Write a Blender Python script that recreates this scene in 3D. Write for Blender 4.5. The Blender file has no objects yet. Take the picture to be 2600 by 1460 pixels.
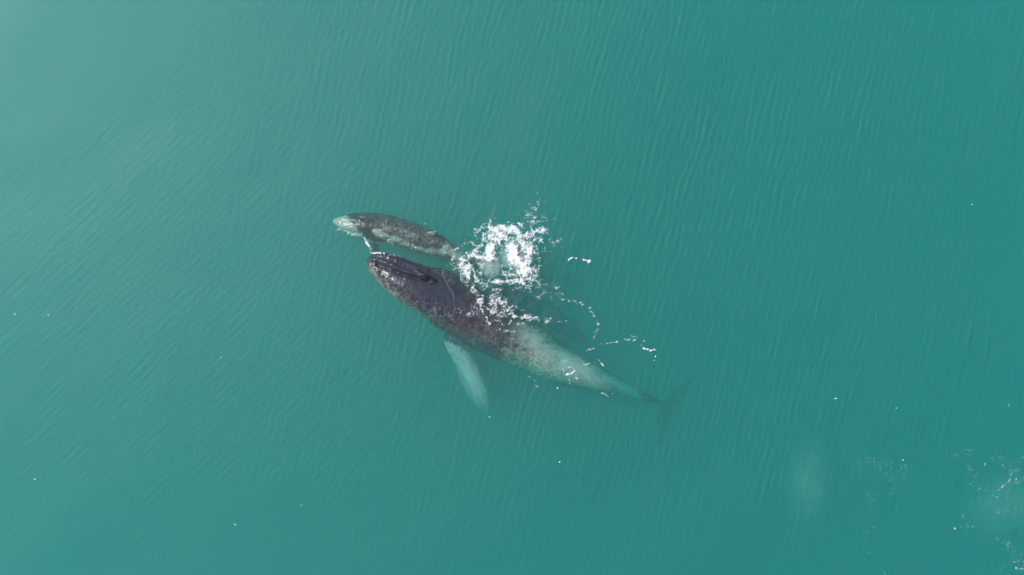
import bpy, math
import numpy as np
from mathutils import Vector
from mathutils.bvhtree import BVHTree

# ------------------------------------------------------------------ camera
scene = bpy.context.scene
C = scene.collection
PXM = 66.0            # photo pixels per metre at the water surface
H = 28.0              # height of the drone
cam_d = bpy.data.cameras.new('camera')
cam_d.sensor_width = 36.0
cam_d.angle = 2 * math.atan(1300 / PXM / H)
cam_d.clip_end = 8000
cam = bpy.data.objects.new('camera', cam_d)
cam.location = (0, 0, H)
C.objects.link(cam)
scene.camera = cam

# ------------------------------------------------------------------ light
SUN_EL, SUN_AZ = math.radians(53), math.radians(300)     # azimuth clockwise from +Y
to_sun = Vector((math.cos(SUN_EL) * math.sin(SUN_AZ), math.cos(SUN_EL) * math.cos(SUN_AZ), math.sin(SUN_EL)))
world = bpy.data.worlds.new('World')
scene.world = world
world.use_nodes = True
wn = world.node_tree
sky = wn.nodes.new('ShaderNodeTexSky')
sky.sky_type = 'NISHITA'
sky.sun_disc = False
sky.sun_elevation = SUN_EL
sky.sun_rotation = SUN_AZ
wn.links.new(sky.outputs[0], wn.nodes['Background'].inputs[0])
wn.nodes['Background'].inputs[1].default_value = 0.11
sun_d = bpy.data.lights.new('sun', 'SUN')
sun_d.energy = 3.75
sun_d.angle = math.radians(0.5)
sun_d.color = (1.0, 0.955, 0.89)
sun = bpy.data.objects.new('sun', sun_d)
sun.rotation_euler = (-to_sun).to_track_quat('-Z', 'Y').to_euler()
C.objects.link(sun)
scene.view_settings.view_transform = 'Standard'
scene.view_settings.look = 'None'
scene.view_settings.exposure = 0.0
scene.view_settings.gamma = 1.0
cy = scene.cycles
cy.max_bounces = 6
cy.volume_bounces = 3
cy.transparent_max_bounces = 16
cy.diffuse_bounces = 3
cy.glossy_bounces = 3
cy.caustics_reflective = False
cy.caustics_refractive = False
cy.sample_clamp_indirect = 6.0
cy.use_adaptive_sampling = True
cy.adaptive_threshold = 0.018
cy.use_denoising = True
cy.denoiser = 'OPENIMAGEDENOISE'
cy.denoising_input_passes = 'RGB_ALBEDO_NORMAL'

RIP = 0.034           # rms slope of the finest ripples


# ------------------------------------------------------------------ helpers
def P(px, py, z=0.0):
    """a photo pixel at its own height, as a world point"""
    k = (H - z) / H
    return np.array([(px - 1300) / PXM * k, (730 - py) / PXM * k, z])


def tag(o, label=None, cat=None, group=None, kind=None):
    if label: o['label'] = label
    if cat: o['category'] = cat
    if group: o['group'] = group
    if kind: o['kind'] = kind
    return o


def mesh_from(name, v, f, smooth=True):
    """v (n,3) array, f (m,4) array of quads or list of polygons"""
    me = bpy.data.meshes.new(name)
    if isinstance(f, np.ndarray):
        n, k = f.shape
        me.vertices.add(len(v)); me.vertices.foreach_set('co', np.ascontiguousarray(v, dtype=np.float32).ravel())
        me.loops.add(n * k); me.loops.foreach_set('vertex_index', f.astype(np.int32).ravel())
        me.polygons.add(n); me.polygons.foreach_set('loop_start', np.arange(0, n * k, k, dtype=np.int32))
        me.update(calc_edges=True)
    else:
        me.from_pydata([tuple(p) for p in v], [], f)
    me.validate()
    me.polygons.foreach_set('use_smooth', np.full(len(me.polygons), smooth))
    me.update()
    return me


def link(name, me, mat=None, parent=None):
    o = bpy.data.objects.new(name, me)
    C.objects.link(o)
    if mat: me.materials.append(mat)
    if parent: o.parent = parent
    return o


def _hash(ix, iy, seed):
    h = (ix.astype(np.int64) * 374761393 + iy.astype(np.int64) * 668265263 + seed * 1274126177) & 0xffffffff
    h = ((h ^ (h >> 13)) * 1274126177) & 0xffffffff
    h = ((h ^ (h >> 16)) * 2246822519) & 0xffffffff
    return ((h ^ (h >> 15)) & 0xffffff) / float(0xffffff)


def vnoise(x, y, seed=0):
    ix, iy = np.floor(x), np.floor(y)
    fx, fy = x - ix, y - iy
    fx = fx * fx * fx * (fx * (fx * 6 - 15) + 10); fy = fy * fy * fy * (fy * (fy * 6 - 15) + 10)
    ix = ix.astype(np.int64); iy = iy.astype(np.int64)
    a, b = _hash(ix, iy, seed), _hash(ix + 1, iy, seed)
    c, d = _hash(ix, iy + 1, seed), _hash(ix + 1, iy + 1, seed)
    return (a * (1 - fx) + b * fx) * (1 - fy) + (c * (1 - fx) + d * fx) * fy


def fbm(x, y, seed=0, octaves=4, gain=0.5):
    t = np.zeros_like(x); amp = 1.0; tot = 0
    for i in range(octaves):
        c, s = math.cos(0.6 * i + 0.3), math.sin(0.6 * i + 0.3)
        t += amp * vnoise((x * c - y * s) * 2 ** i + 17.3 * i, (x * s + y * c) * 2 ** i - 9.1 * i, seed + i)
        tot += amp; amp *= gain
    return t / tot


def worley(x, y, seed=0):
    """distance to the nearest and the second nearest feature point"""
    ix, iy = np.floor(x).astype(np.int64), np.floor(y).astype(np.int64)
    d1 = np.full(x.shape, 9.0); d2 = d1.copy()
    for dx in (-1, 0, 1):
        for dy in (-1, 0, 1):
            cx, cyy = ix + dx, iy + dy
            d = np.hypot(cx + _hash(cx, cyy, seed) - x, cyy + _hash(cx, cyy, seed + 91) - y)
            d2 = np.minimum(d2, np.maximum(d1, d)); d1 = np.minimum(d1, d)
    return d1, d2


def cubic(t, ys):
    """Catmull-Rom through ys at integer parameters"""
    ys = np.asarray(ys, float)
    n = len(ys)
    i = np.clip(np.floor(t).astype(int), 0, n - 2)
    f = (t - i)[:, None] if ys.ndim > 1 else t - i
    p0, p1, p2, p3 = ys[np.maximum(i - 1, 0)], ys[i], ys[i + 1], ys[np.minimum(i + 2, n - 1)]
    return 0.5 * (2 * p1 + (p2 - p0) * f + (2 * p0 - 5 * p1 + 4 * p2 - p3) * f ** 2 + (3 * p1 - p0 - 3 * p2 + p3) * f ** 3)


def seg_dist(x, y, pts):
    d = np.full(np.shape(x), 1e9)
    for (x0, y0), (x1, y1) in zip(pts[:-1], pts[1:]):
        vx, vy = x1 - x0, y1 - y0
        t = np.clip(((x - x0) * vx + (y - y0) * vy) / max(vx * vx + vy * vy, 1e-6), 0, 1)
        d = np.minimum(d, np.hypot(x - x0 - t * vx, y - y0 - t * vy))
    return d


def unit(v):
    return v / np.maximum(np.linalg.norm(v, axis=-1, keepdims=True), 1e-9)


class Nodes:
    def __init__(self, mat):
        mat.use_nodes = True
        self.t = mat.node_tree
        self.t.nodes.clear()
        self.out = self.t.nodes.new('ShaderNodeOutputMaterial')

    def new(self, kind, **kw):
        n = self.t.nodes.new('ShaderNode' + kind)
        for k, v in kw.items():
            if hasattr(n, k) and not k.startswith('in_'): setattr(n, k, v)
        return n

    def set(self, n, **kw):
        for k, v in kw.items():
            n.inputs[k.replace('_', ' ')].default_value = v
        return n

    def link(self, a, b):
        self.t.links.new(a, b)

    def math(self, op, a, b=None, c=None, clamp=False):
        n = self.new('Math', operation=op); n.use_clamp = clamp
        for i, v in enumerate((a, b, c)):
            if v is None: continue
            if isinstance(v, (int, float)): n.inputs[i].default_value = v
            else: self.link(v, n.inputs[i])
        return n.outputs[0]

    def noise(self, vec, scale, detail=2.0, rough=0.5, dist=0.0):
        n = self.new('TexNoise')
        self.set(n, Scale=scale, Detail=detail, Roughness=rough, Distortion=dist)
        self.link(vec, n.inputs['Vector'])
        return n.outputs['Fac']

    def mapping(self, vec, rot=(0, 0, 0), scale=(1, 1, 1), loc=(0, 0, 0)):
        n = self.new('Mapping')
        n.inputs['Rotation'].default_value = rot
        n.inputs['Scale'].default_value = scale
        n.inputs['Location'].default_value = loc
        self.link(vec, n.inputs['Vector'])
        return n.outputs[0]

    def ramp(self, fac, lo, hi, to0=0.0, to1=1.0):
        n = self.new('MapRange'); n.interpolation_type = 'SMOOTHSTEP'
        self.link(fac, n.inputs[0])
        for i, v in enumerate((lo, hi, to0, to1)): n.inputs[i + 1].default_value = v
        return n.outputs[0]

    def mix(self, fac, a, b):
        n = self.new('Mix'); n.data_type = 'RGBA'
        if isinstance(fac, (int, float)): n.inputs[0].default_value = fac
        else: self.link(fac, n.inputs[0])
        for i, v in ((6, a), (7, b)):
            if isinstance(v, tuple): n.inputs[i].default_value = (*v, 1)
            else: self.link(v, n.inputs[i])
        return n.outputs[2]


# ------------------------------------------------------------------ materials
def water_material():
    m = bpy.data.materials.new('sea_water')
    N = Nodes(m)
    # the ripples are in the mesh; what is too fine for it is roughness
    fres = N.new('Fresnel'); fres.inputs['IOR'].default_value = 1.333
    gl = N.new('BsdfGlossy'); gl.inputs['Color'].default_value = (1, 1, 1, 1)
    wind = N.new('Attribute'); wind.attribute_name = 'wind'
    N.link(N.ramp(wind.outputs['Fac'], 0.25, 0.75, 0.545, 0.60), gl.inputs['Roughness'])      # calmer and rougher patches
    tr = N.new('BsdfTransparent')
    mx = N.new('MixShader')
    N.link(fres.outputs[0], mx.inputs[0]); N.link(tr.outputs[0], mx.inputs[1]); N.link(gl.outputs[0], mx.inputs[2])
    N.link(mx.outputs[0], N.out.inputs['Surface'])
    # silty green sea water: scattering by fine silt, absorption strongest in the red
    S = 0.24
    sc = N.new('VolumeScatter'); sc.inputs['Color'].default_value = (0.72, 0.97, 1.0, 1); N.set(sc, Density=S, Anisotropy=0.2)
    ab = N.new('VolumeAbsorption')
    # Absorption coefficient = density * (1 - colour)
    ab.inputs['Color'].default_value = (0.0, 0.954, 0.940, 1); N.set(ab, Density=1.0)
    ad = N.new('AddShader'); N.link(sc.outputs[0], ad.inputs[0]); N.link(ab.outputs[0], ad.inputs[1])
    N.link(ad.outputs[0], N.out.inputs['Volume'])
    m.cycles.homogeneous_volume = True
    return m


def skin_material(name, dark, pale, scale):
    m = bpy.data.materials.new(name)
    N = Nodes(m)
    tc = N.new('TexCoord'); ob = tc.outputs['Object']
    at = N.new('Attribute'); at.attribute_name = 'pale'
    br = N.new('Attribute'); br.attribute_name = 'brown'
    n1 = N.noise(ob, 2.6 * scale, 5.0, 0.62, 0.6)
    n2 = N.noise(ob, 9.0 * scale, 4.0, 0.6, 0.3)
    # pale pigment breaks up into blotches where it meets the dark skin
    pale_f = N.ramp(N.math('ADD', at.outputs['Fac'], N.math('MULTIPLY', N.math('SUBTRACT', N.math('ADD', N.math('MULTIPLY', n1, 0.65), N.math('MULTIPLY', n2, 0.35)), 0.5), 1.5)), 0.3, 0.85)
    base = N.mix(N.ramp(n1, 0.35, 0.7), dark, tuple(c * 1.5 for c in dark))
    base = N.mix(N.math('MULTIPLY', br.outputs['Fac'], N.ramp(n1, 0.3, 0.75, 0.35, 1.0)), base, (0.125, 0.106, 0.098))
    base = N.mix(N.ramp(n2, 0.58, 0.82, 0.0, 0.25), base, tuple(c * 2.6 for c in dark))
    palec = N.mix(N.ramp(n2, 0.35, 0.65), tuple(c * 0.62 for c in pale), pale)
    col = N.mix(pale_f, base, palec)
    # net of rippled sunlight, painted into the skin colour
    nt = N.new('Attribute'); nt.attribute_name = 'caustic_net'
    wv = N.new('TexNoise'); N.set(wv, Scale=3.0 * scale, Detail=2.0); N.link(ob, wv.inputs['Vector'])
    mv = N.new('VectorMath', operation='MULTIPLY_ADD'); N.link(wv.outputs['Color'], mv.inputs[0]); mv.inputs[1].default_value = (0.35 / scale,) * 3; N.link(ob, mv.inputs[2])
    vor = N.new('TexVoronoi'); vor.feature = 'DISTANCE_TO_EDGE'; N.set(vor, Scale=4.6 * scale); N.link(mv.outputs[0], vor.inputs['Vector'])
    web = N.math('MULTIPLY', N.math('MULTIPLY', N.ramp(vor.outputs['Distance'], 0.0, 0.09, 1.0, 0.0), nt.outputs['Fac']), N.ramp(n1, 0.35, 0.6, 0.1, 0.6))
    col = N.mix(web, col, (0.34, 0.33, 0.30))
    # long thin scars and scratches
    for k, (rot, thr) in enumerate((((0.3, 0.2, 0.5), 0.70), ((1.1, -0.4, 2.0), 0.72))):
        sv = N.mapping(ob, rot=rot, scale=(9 * scale, 0.8 * scale, 9 * scale), loc=(k * 3.7, 1.3, 0))
        s = N.ramp(N.noise(sv, 1.0, 3.0, 0.55), thr, thr + 0.05, 0.0, 0.32)
        col = N.mix(s, col, (0.33, 0.33, 0.34))
    p = N.new('BsdfPrincipled')
    N.link(col, p.inputs['Base Color'])
    N.link(N.ramp(n2, 0.3, 0.7, 0.16, 0.34), p.inputs['Roughness'])
    bump = N.new('Bump'); N.set(bump, Strength=0.6, Distance=0.02)
    N.link(N.math('ADD', n2, N.math('MULTIPLY', N.noise(ob, 28 * scale, 3.0, 0.6), 0.5)), bump.inputs['Height'])
    N.link(bump.outputs[0], p.inputs['Normal'])
    N.link(p.outputs[0], N.out.inputs['Surface'])
    return m


def simple(name, color, rough=0.5, bump=0.0, bscale=20.0, vary=0.15):
    m = bpy.data.materials.new(name)
    N = Nodes(m)
    tc = N.new('TexCoord')
    n = N.noise(tc.outputs['Object'], bscale, 4.0, 0.6)
    p = N.new('BsdfPrincipled')
    N.link(N.mix(N.ramp(n, 0.3, 0.7), tuple(c * (1 - vary) for c in color), color), p.inputs['Base Color'])
    N.set(p, Roughness=rough)
    if bump:
        b = N.new('Bump'); N.set(b, Strength=1.0, Distance=bump)
        N.link(n, b.inputs['Height']); N.link(b.outputs[0], p.inputs['Normal'])
    N.link(p.outputs[0], N.out.inputs['Surface'])
    return m


def cloud_material(name, color, density, lump=3.0):
    """bubbles or silt: densest in the middle, thinning to nothing at the rim"""
    m = bpy.data.materials.new(name)
    N = Nodes(m)
    tc = N.new('TexCoord')
    ln = N.new('VectorMath', operation='LENGTH'); N.link(tc.outputs['Object'], ln.inputs[0])
    r = N.math('SUBTRACT', 1.0, ln.outputs['Value'], clamp=True)
    n = N.ramp(N.noise(tc.outputs['Object'], lump, 3.0), 0.3, 0.7, 0.1, 1.6)
    d = N.math('MULTIPLY', N.math('MULTIPLY', N.math('POWER', r, 1.2), n), density)
    sc = N.new('VolumeScatter'); sc.inputs['Color'].default_value = (*color, 1); N.set(sc, Anisotropy=0.1)
    N.link(d, sc.inputs['Density'])
    N.link(sc.outputs[0], N.out.inputs['Volume'])
    return m


MAT_WATER = water_material()
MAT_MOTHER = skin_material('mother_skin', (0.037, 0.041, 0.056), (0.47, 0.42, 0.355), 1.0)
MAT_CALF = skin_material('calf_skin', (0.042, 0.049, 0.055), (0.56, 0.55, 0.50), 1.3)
MAT_FLECK = simple('fleck_foam', (0.88, 0.88, 0.88), 0.5, 0.004, 60.0, 0.06)


def foam_material():
    m = bpy.data.materials.new('foam')
    N = Nodes(m)
    at = N.new('Attribute'); at.attribute_name = 'thick'
    p = N.new('BsdfPrincipled'); p.inputs['Base Color'].default_value = (0.84, 0.85, 0.86, 1); N.set(p, Roughness=0.6)
    N.link(N.ramp(at.outputs['Fac'], -0.10, 0.70, 0.0, 0.96), p.inputs['Alpha'])      # thin froth is see-through
    N.link(p.outputs[0], N.out.inputs['Surface'])
    return m


MAT_FOAM = foam_material()
MAT_GLINT = simple('glint_shell', (0.82, 0.72, 0.70), 0.5, 0.01, 60.0, 0.2)  # shell colour holds the pink-white of sun glints
MAT_HOLE = simple('blowhole_skin', (0.020, 0.019, 0.024), 0.3, 0.004, 30.0, 0.4)
MAT_SAND = simple('seabed_sand', (0.16, 0.15, 0.11), 0.9, 0.02, 1.5, 0.3)

# ------------------------------------------------------------------ the sea
# ripples, chop and swell: a periodic random sea, sampled every 5.5 cm
NX, NY, CELL = 960, 600, 0.055
KX, KY = np.meshgrid(np.fft.fftfreq(NX, CELL) * 2 * np.pi, np.fft.fftfreq(NY, CELL) * 2 * np.pi, indexing='ij')
KK = np.hypot(KX, KY); KK[0, 0] = 1


def sea_field(rms_slope, lam_lo, lam_hi, angle, spread, seed):
    r = np.random.default_rng(seed)
    th = np.arctan2(KY, KX) - math.radians(angle)
    th = np.abs((th + np.pi / 2) % np.pi - np.pi / 2)
    lam = 2 * np.pi / KK
    amp = np.exp(-0.5 * (np.log(lam / math.sqrt(lam_lo * lam_hi)) / (0.5 * math.log(lam_hi / lam_lo))) ** 2) / KK ** 1.6
    amp = amp * np.exp(-0.5 * (th / math.radians(spread)) ** 2)
    amp[0, 0] = 0
    f = np.fft.fft2(r.normal(size=(NX, NY))) * amp
    hgt = np.real(np.fft.ifft2(f))
    gx = np.real(np.fft.ifft2(1j * KX * f)); gy = np.real(np.fft.ifft2(1j * KY * f))
    return hgt * rms_slope / math.sqrt((gx ** 2 + gy ** 2).mean())


XS = (np.arange(NX) - NX // 2) * CELL; YS = (np.arange(NY) - NY // 2) * CELL
_gx, _gy = np.meshgrid(XS, YS, indexing='ij')
_side = np.clip((_gx + 18) / 30, 0, 1)[:, :]
_gust = 0.85 + 0.4 * np.clip((fbm(_gx / 7.0, _gy / 7.0, 77, 3) - 0.3) / 0.4, 0, 1)
# the crests lean further over towards the left of the picture
SEA = (np.sqrt(1 - _side) * sea_field(RIP, 0.17, 0.34, -46, 8, 11) + (1 + 2.6 * _side) * np.sqrt(_side) * sea_field(RIP, 0.17, 0.34, -14, 8, 12)) * _gust
SEA += sea_field(0.55 * RIP, 0.14, 0.24, -60, 35, 15) * _gust
SEA += sea_field(0.18 * RIP, 0.6, 1.6, -34, 25, 13) + sea_field(0.30 * RIP, 2.5, 10.0, -38, 40, 14)
SEA *= np.clip((XS[-1] - np.abs(_gx)) / 3, 0, 1) * np.clip((YS[-1] - np.abs(_gy)) / 3, 0, 1)


def sea_z(x, y):
    x, y = np.asarray(x, float), np.asarray(y, float)
    u, v = x / CELL + NX // 2, y / CELL + NY // 2
    inside = (u > 0) & (u < NX - 2) & (v > 0) & (v < NY - 2)
    u, v = np.clip(u, 0, NX - 2), np.clip(v, 0, NY - 2)
    i, j = np.floor(u + 1e-6).astype(int), np.floor(v + 1e-6).astype(int)
    fx, fy = u - i, v - j
    z = (SEA[i, j] * (1 - fx) + SEA[i + 1, j] * fx) * (1 - fy) + (SEA[i, j + 1] * (1 - fx) + SEA[i + 1, j + 1] * fx) * fy
    # choppy, broken water where the calf's tail has thrashed and over the mother's back
    px, py = x * PXM + 1300, 730 - y * PXM
    chop = np.exp(-(((px - 1270) / 150) ** 2 + ((py - 640) / 120) ** 2)) + 0.8 * np.exp(-(((px - 1330) / 170) ** 2 + ((py - 800) / 80) ** 2))
    n = fbm(x * 2.3, y * 2.3, 41, 3) - 0.5
    # small bow waves running off the heads
    near = (px > 700) & (px < 1350) & (py > 400) & (py < 1000)
    bow = np.zeros_like(z)
    for line, half in (([(950, 662), (985, 680), (1040, 715), (1090, 750)], 50), ([(862, 563), (900, 568), (960, 578), (1040, 592)], 32)):
        d = np.maximum(seg_dist(px[near], py[near], line) - half, 0) / PXM
        bow[near] += 0.004 * np.cos(2 * np.pi * d / 0.30 + 2.2 * fbm(x[near] * 1.3, y[near] * 1.3, 44, 2)) * np.exp(-d / 0.55) * (d > 0)
    # the water behind a surfacing whale is left smooth
    calm = 1 - 0.7 * np.exp(-(((px - 1440) / 150) ** 2 + ((py - 820) / 90) ** 2)) - 0.5 * np.exp(-(((px - 1000) / 120) ** 2 + ((py - 640) / 70) ** 2))
    return z * inside * np.clip(calm, 0.2, 1) + 0.09 * chop * n + bow


def build_sea():
    core_x, core_y = XS, YS
    ext = np.array([0.5, 2, 5, 12, 30, 80, 200, 500, 1200, 3000.0])
    X = np.concatenate([core_x[0] - ext[::-1], core_x, core_x[-1] + ext])
    Y = np.concatenate([core_y[0] - ext[::-1], core_y, core_y[-1] + ext])
    nx, ny = len(X), len(Y)
    gx, gy = np.meshgrid(X, Y, indexing='ij')
    v = np.stack([gx, gy, sea_z(gx, gy)], -1).reshape(-1, 3)
    idx = np.arange(nx * ny).reshape(nx, ny)
    quads = np.stack([idx[:-1, :-1], idx[1:, :-1], idx[1:, 1:], idx[:-1, 1:]], -1).reshape(-1, 4)
    # sides and bottom, so that the water is one closed body
    ZB = -30.0
    b0 = len(v)
    bottom = np.concatenate([np.stack([X, np.full(nx, Y[0]), np.full(nx, ZB)], -1), np.stack([X, np.full(nx, Y[-1]), np.full(nx, ZB)], -1)])
    v = np.concatenate([v, bottom])
    lo, hi = b0 + np.arange(nx), b0 + nx + np.arange(nx)
    s1 = np.stack([idx[1:, 0], idx[:-1, 0], lo[:-1], lo[1:]], -1)
    s2 = np.stack([idx[:-1, -1], idx[1:, -1], hi[1:], hi[:-1]], -1)
    s3 = np.stack([lo[:-1], hi[:-1], hi[1:], lo[1:]], -1)
    # the two end walls as strips to their bottom corners
    w1 = np.stack([idx[0, :-1], idx[0, 1:], np.full(ny - 1, hi[0]), np.full(ny - 1, lo[0])], -1)
    w2 = np.stack([idx[-1, 1:], idx[-1, :-1], np.full(ny - 1, lo[-1]), np.full(ny - 1, hi[-1])], -1)
    polys = np.concatenate([quads, s1, s2, s3])
    me = bpy.data.meshes.new('sea')
    end1 = [int(i) for i in idx[0, :]] + [int(hi[0]), int(lo[0])]
    end2 = [int(i) for i in idx[-1, ::-1]] + [int(lo[-1]), int(hi[-1])]
    sizes = np.concatenate([np.full(len(polys), 4), [len(end1), len(end2)]]).astype(np.int32)
    loops = np.concatenate([polys.ravel(), end1, end2]).astype(np.int32)
    me.vertices.add(len(v)); me.vertices.foreach_set('co', v.astype(np.float32).ravel())
    me.loops.add(len(loops)); me.loops.foreach_set('vertex_index', loops)
    me.polygons.add(len(sizes)); me.polygons.foreach_set('loop_start', np.concatenate([[0], np.cumsum(sizes)[:-1]]).astype(np.int32))
    me.update(calc_edges=True); me.validate()
    sm = np.zeros(len(sizes), bool); sm[:len(quads)] = True
    me.polygons.foreach_set('use_smooth', sm)
    at = me.attributes.new('wind', 'FLOAT', 'POINT')
    at.data.foreach_set('value', fbm((v[:, 0] * 0.8 + v[:, 1] * 0.6) / 9.0, (v[:, 1] * 0.8 - v[:, 0] * 0.6) / 4.5, 88, 4).astype(np.float32))
    o = link('sea', me, MAT_WATER)
    return tag(o, 'green rippled sea water', 'sea', kind='structure')


sea = build_sea()
g = np.linspace(-3000, 3000, 61)
gx, gy = np.meshgrid(g, g, indexing='ij')
ii = np.arange(61 * 61).reshape(61, 61)
bed = link('seabed', mesh_from('seabed', np.stack([gx, gy, -24 + 1.2 * fbm(gx / 300, gy / 300, 5)], -1).reshape(-1, 3),
           np.stack([ii[:-1, :-1], ii[1:, :-1], ii[1:, 1:], ii[:-1, 1:]], -1).reshape(-1, 4)), MAT_SAND)
tag(bed, 'dim sandy sea floor', 'seabed', kind='structure')


# ------------------------------------------------------------------ whales
class Whale:
    """stations: (upper px, upper py, lower px, lower py, z of the back, height over width)"""

    def __init__(self, stations, roll, head_flat=0.0, rings=220):
        st = np.array(stations, float)
        k = (H - st[:, 4]) / H
        up = np.stack([(st[:, 0] - 1300) / PXM * k, (730 - st[:, 1]) / PXM * k], -1)
        lo = np.stack([(st[:, 2] - 1300) / PXM * k, (730 - st[:, 3]) / PXM * k], -1)
        a = np.linalg.norm(up - lo, axis=1) / 2
        b = a * st[:, 5]
        cz = st[:, 4] - b
        c = np.concatenate([(up + lo) / 2, cz[:, None]], 1)
        t = np.linspace(0, len(st) - 1, rings)
        self.c = cubic(t, c)
        self.a = np.maximum(cubic(t, a), 0.004); self.b = np.maximum(cubic(t, b), 0.004)
        self.T = unit(np.gradient(self.c, axis=0))
        flat = self.T * np.array([1, 1, 0.0])
        self.L = unit(np.stack([self.T[:, 1], -self.T[:, 0], np.zeros(rings)], -1))       # horizontal, to the image's upper side
        if self.L[rings // 2, 1] < 0: self.L = -self.L
        U = np.cross(self.L, self.T); U = U * np.sign(U[:, 2:3])
        r = cubic(t, np.radians(roll))[:, None]
        self.D = unit(U * np.cos(r) + self.L * np.sin(r))                                 # dorsal direction
        self.S = unit(self.L * np.cos(r) - U * np.sin(r))                                 # the whale's right side
        self.s = np.concatenate([[0], np.cumsum(np.linalg.norm(np.diff(self.c, axis=0), axis=1))])
        self.len = self.s[-1]
        self.v, self.f, self.n = [], [], 0
        # body
        M = 88
        ph = np.linspace(0, 2 * np.pi, M, endpoint=False)
        u = self.s / self.len
        e = (2.0 + head_flat * np.exp(-((u - 0.13) / 0.12) ** 2))[:, None]
        cp, sp = np.cos(ph)[None], np.sin(ph)[None]
        rad = (np.abs(cp) ** e + np.abs(sp) ** e) ** (-1 / e)
        lat, dor = rad * cp, rad * sp
        # the upper jaw is narrower than the lower: pinch the top of the head a little
        v = self.c[:, None] + self.S[:, None] * (lat * self.a[:, None])[..., None] + self.D[:, None] * (dor * self.b[:, None])[..., None]
        idx = np.arange(rings * M).reshape(rings, M)
        nxt = np.roll(idx, -1, 1)
        q = np.stack([idx[:-1], nxt[:-1], nxt[1:], idx[1:]], -1).reshape(-1, 4).tolist()
        q += [idx[0, ::-1].tolist(), idx[-1].tolist()]
        self.add(v.reshape(-1, 3), q)

    def add(self, v, f):
        self.v.append(np.asarray(v)); self.f += [[i + self.n for i in p] for p in f]; self.n += len(v)

    def blade(self, mid, chord, width, thick, normal, rings=60, wave=0.0, seed=0):
        """a tapered fin: mid line points, unit chord directions, chord widths, thicknesses"""
        n = len(mid); t = np.linspace(0, n - 1, rings)
        c = cubic(t, mid); w = np.maximum(cubic(t, width), 0.01) / 2; h = np.maximum(cubic(t, thick), 0.006) / 2
        cd = unit(cubic(t, chord)); nd = unit(np.cross(unit(np.gradient(c, axis=0)), cd))
        M = 28
        ph = np.linspace(0, 2 * np.pi, M, endpoint=False)
        lat = np.cos(ph)[None] * np.ones((rings, 1)); ver = np.sin(ph)[None] * np.ones((rings, 1))
        if wave:                                            # knobs along the leading edge
            kn = wave * (np.sin(np.linspace(0, 9.5 * 2 * np.pi, rings)) * 0.6 + 0.4 * np.sin(np.linspace(0, 23, rings) + seed))
            lat = lat + np.where(lat > 0, lat, 0) * kn[:, None]
        v = c[:, None] + cd[:, None] * (lat * w[:, None])[..., None] + nd[:, None] * (ver * h[:, None])[..., None]
        idx = np.arange(rings * M).reshape(rings, M); nxt = np.roll(idx, -1, 1)
        q = np.stack([idx[:-1], nxt[:-1], nxt[1:], idx[1:]], -1).reshape(-1, 4).tolist()
        q += [idx[0, ::-1].tolist(), idx[-1].tolist()]
        self.add(v.reshape(-1, 3), q)

    def at(self, frac):
        return int(np.clip(np.searchsorted(self.s / self.len, frac), 0, len(self.s) - 1))

    def flukes(self, span, chord):
        i = len(self.s) - 4
        c, T, S, D = self.c[i], self.T[i], self.S[i], self.D[i]
        for sg in (1, -1):
            tt = np.linspace(0, 1, 6)
            mid = [c - T * 0.25 * chord + S * sg * span * x + T * chord * (0.15 + 0.75 * x ** 1.4) for x in tt]
            wid = chord * np.array([1.0, 1.02, 0.88, 0.64, 0.36, 0.05])
            th = chord * np.array([0.24, 0.17, 0.12, 0.08, 0.05, 0.02])
            self.blade(np.array(mid), np.array([-T] * 6), wid, th, D, wave=0.03)

    def dorsal(self, frac, length, height):
        i = self.at(frac)
        c, T, D = self.c[i] + self.D[i] * self.b[i] * 0.8, self.T[i], self.D[i]
        mid = [c, c + D * height * 0.5 + T * length * 0.12, c + D * height * 0.9 + T * length * 0.34, c + D * (height * 1.15) + T * length * 0.52]
        self.blade(np.array(mid), np.array([T] * 4), length * np.array([1.3, 0.8, 0.42, 0.08]), length * np.array([0.42, 0.24, 0.13, 0.03]), None, rings=24)

    def finish(self, name, voxel):
        me = mesh_from(name + '_rough', np.concatenate(self.v), self.f)
        tmp = bpy.data.objects.new('rough', me); C.objects.link(tmp)
        r = tmp.modifiers.new('r', 'REMESH'); r.mode = 'VOXEL'; r.voxel_size = voxel; r.use_smooth_shade = True
        sm = tmp.modifiers.new('s', 'SMOOTH'); sm.factor = 0.5; sm.iterations = 4
        dg = bpy.context.evaluated_depsgraph_get()
        out = bpy.data.meshes.new_from_object(tmp.evaluated_get(dg))
        out.name = name
        bpy.data.objects.remove(tmp)
        self.me = out
        n = len(out.vertices)
        co = np.empty(n * 3, np.float32); out.vertices.foreach_get('co', co); self.co = co.reshape(-1, 3).astype(float)
        no = np.empty(n * 3, np.float32); out.vertices.foreach_get('normal', no); self.no = no.reshape(-1, 3).astype(float)
        # place of every vertex along the body
        near = np.empty(n, int)
        for k in range(0, n, 20000):
            d = ((self.co[k:k + 20000, None, :] - self.c[None]) ** 2).sum(-1)
            near[k:k + 20000] = d.argmin(1)
        r_ = self.co - self.c[near]
        self.u = self.s[near] / self.len
        self.lat = (r_ * self.S[near]).sum(-1) / self.a[near]
        self.dor = (r_ * self.D[near]).sum(-1) / self.b[near]
        # photo pixel that sees each vertex, for placing pigment and knobs
        k = H / (H - self.co[:, 2])
        self.px = self.co[:, 0] * k * PXM + 1300; self.py = 730 - self.co[:, 1] * k * PXM
        return out

    def push(self, amount):
        self.co += self.no * amount[:, None]

    def knob(self, x, y, r, h):
        d2 = (self.px - x) ** 2 + (self.py - y) ** 2
        self.push(h * np.exp(-d2 / (r * r)) * (self.no[:, 2] > 0))

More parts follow.
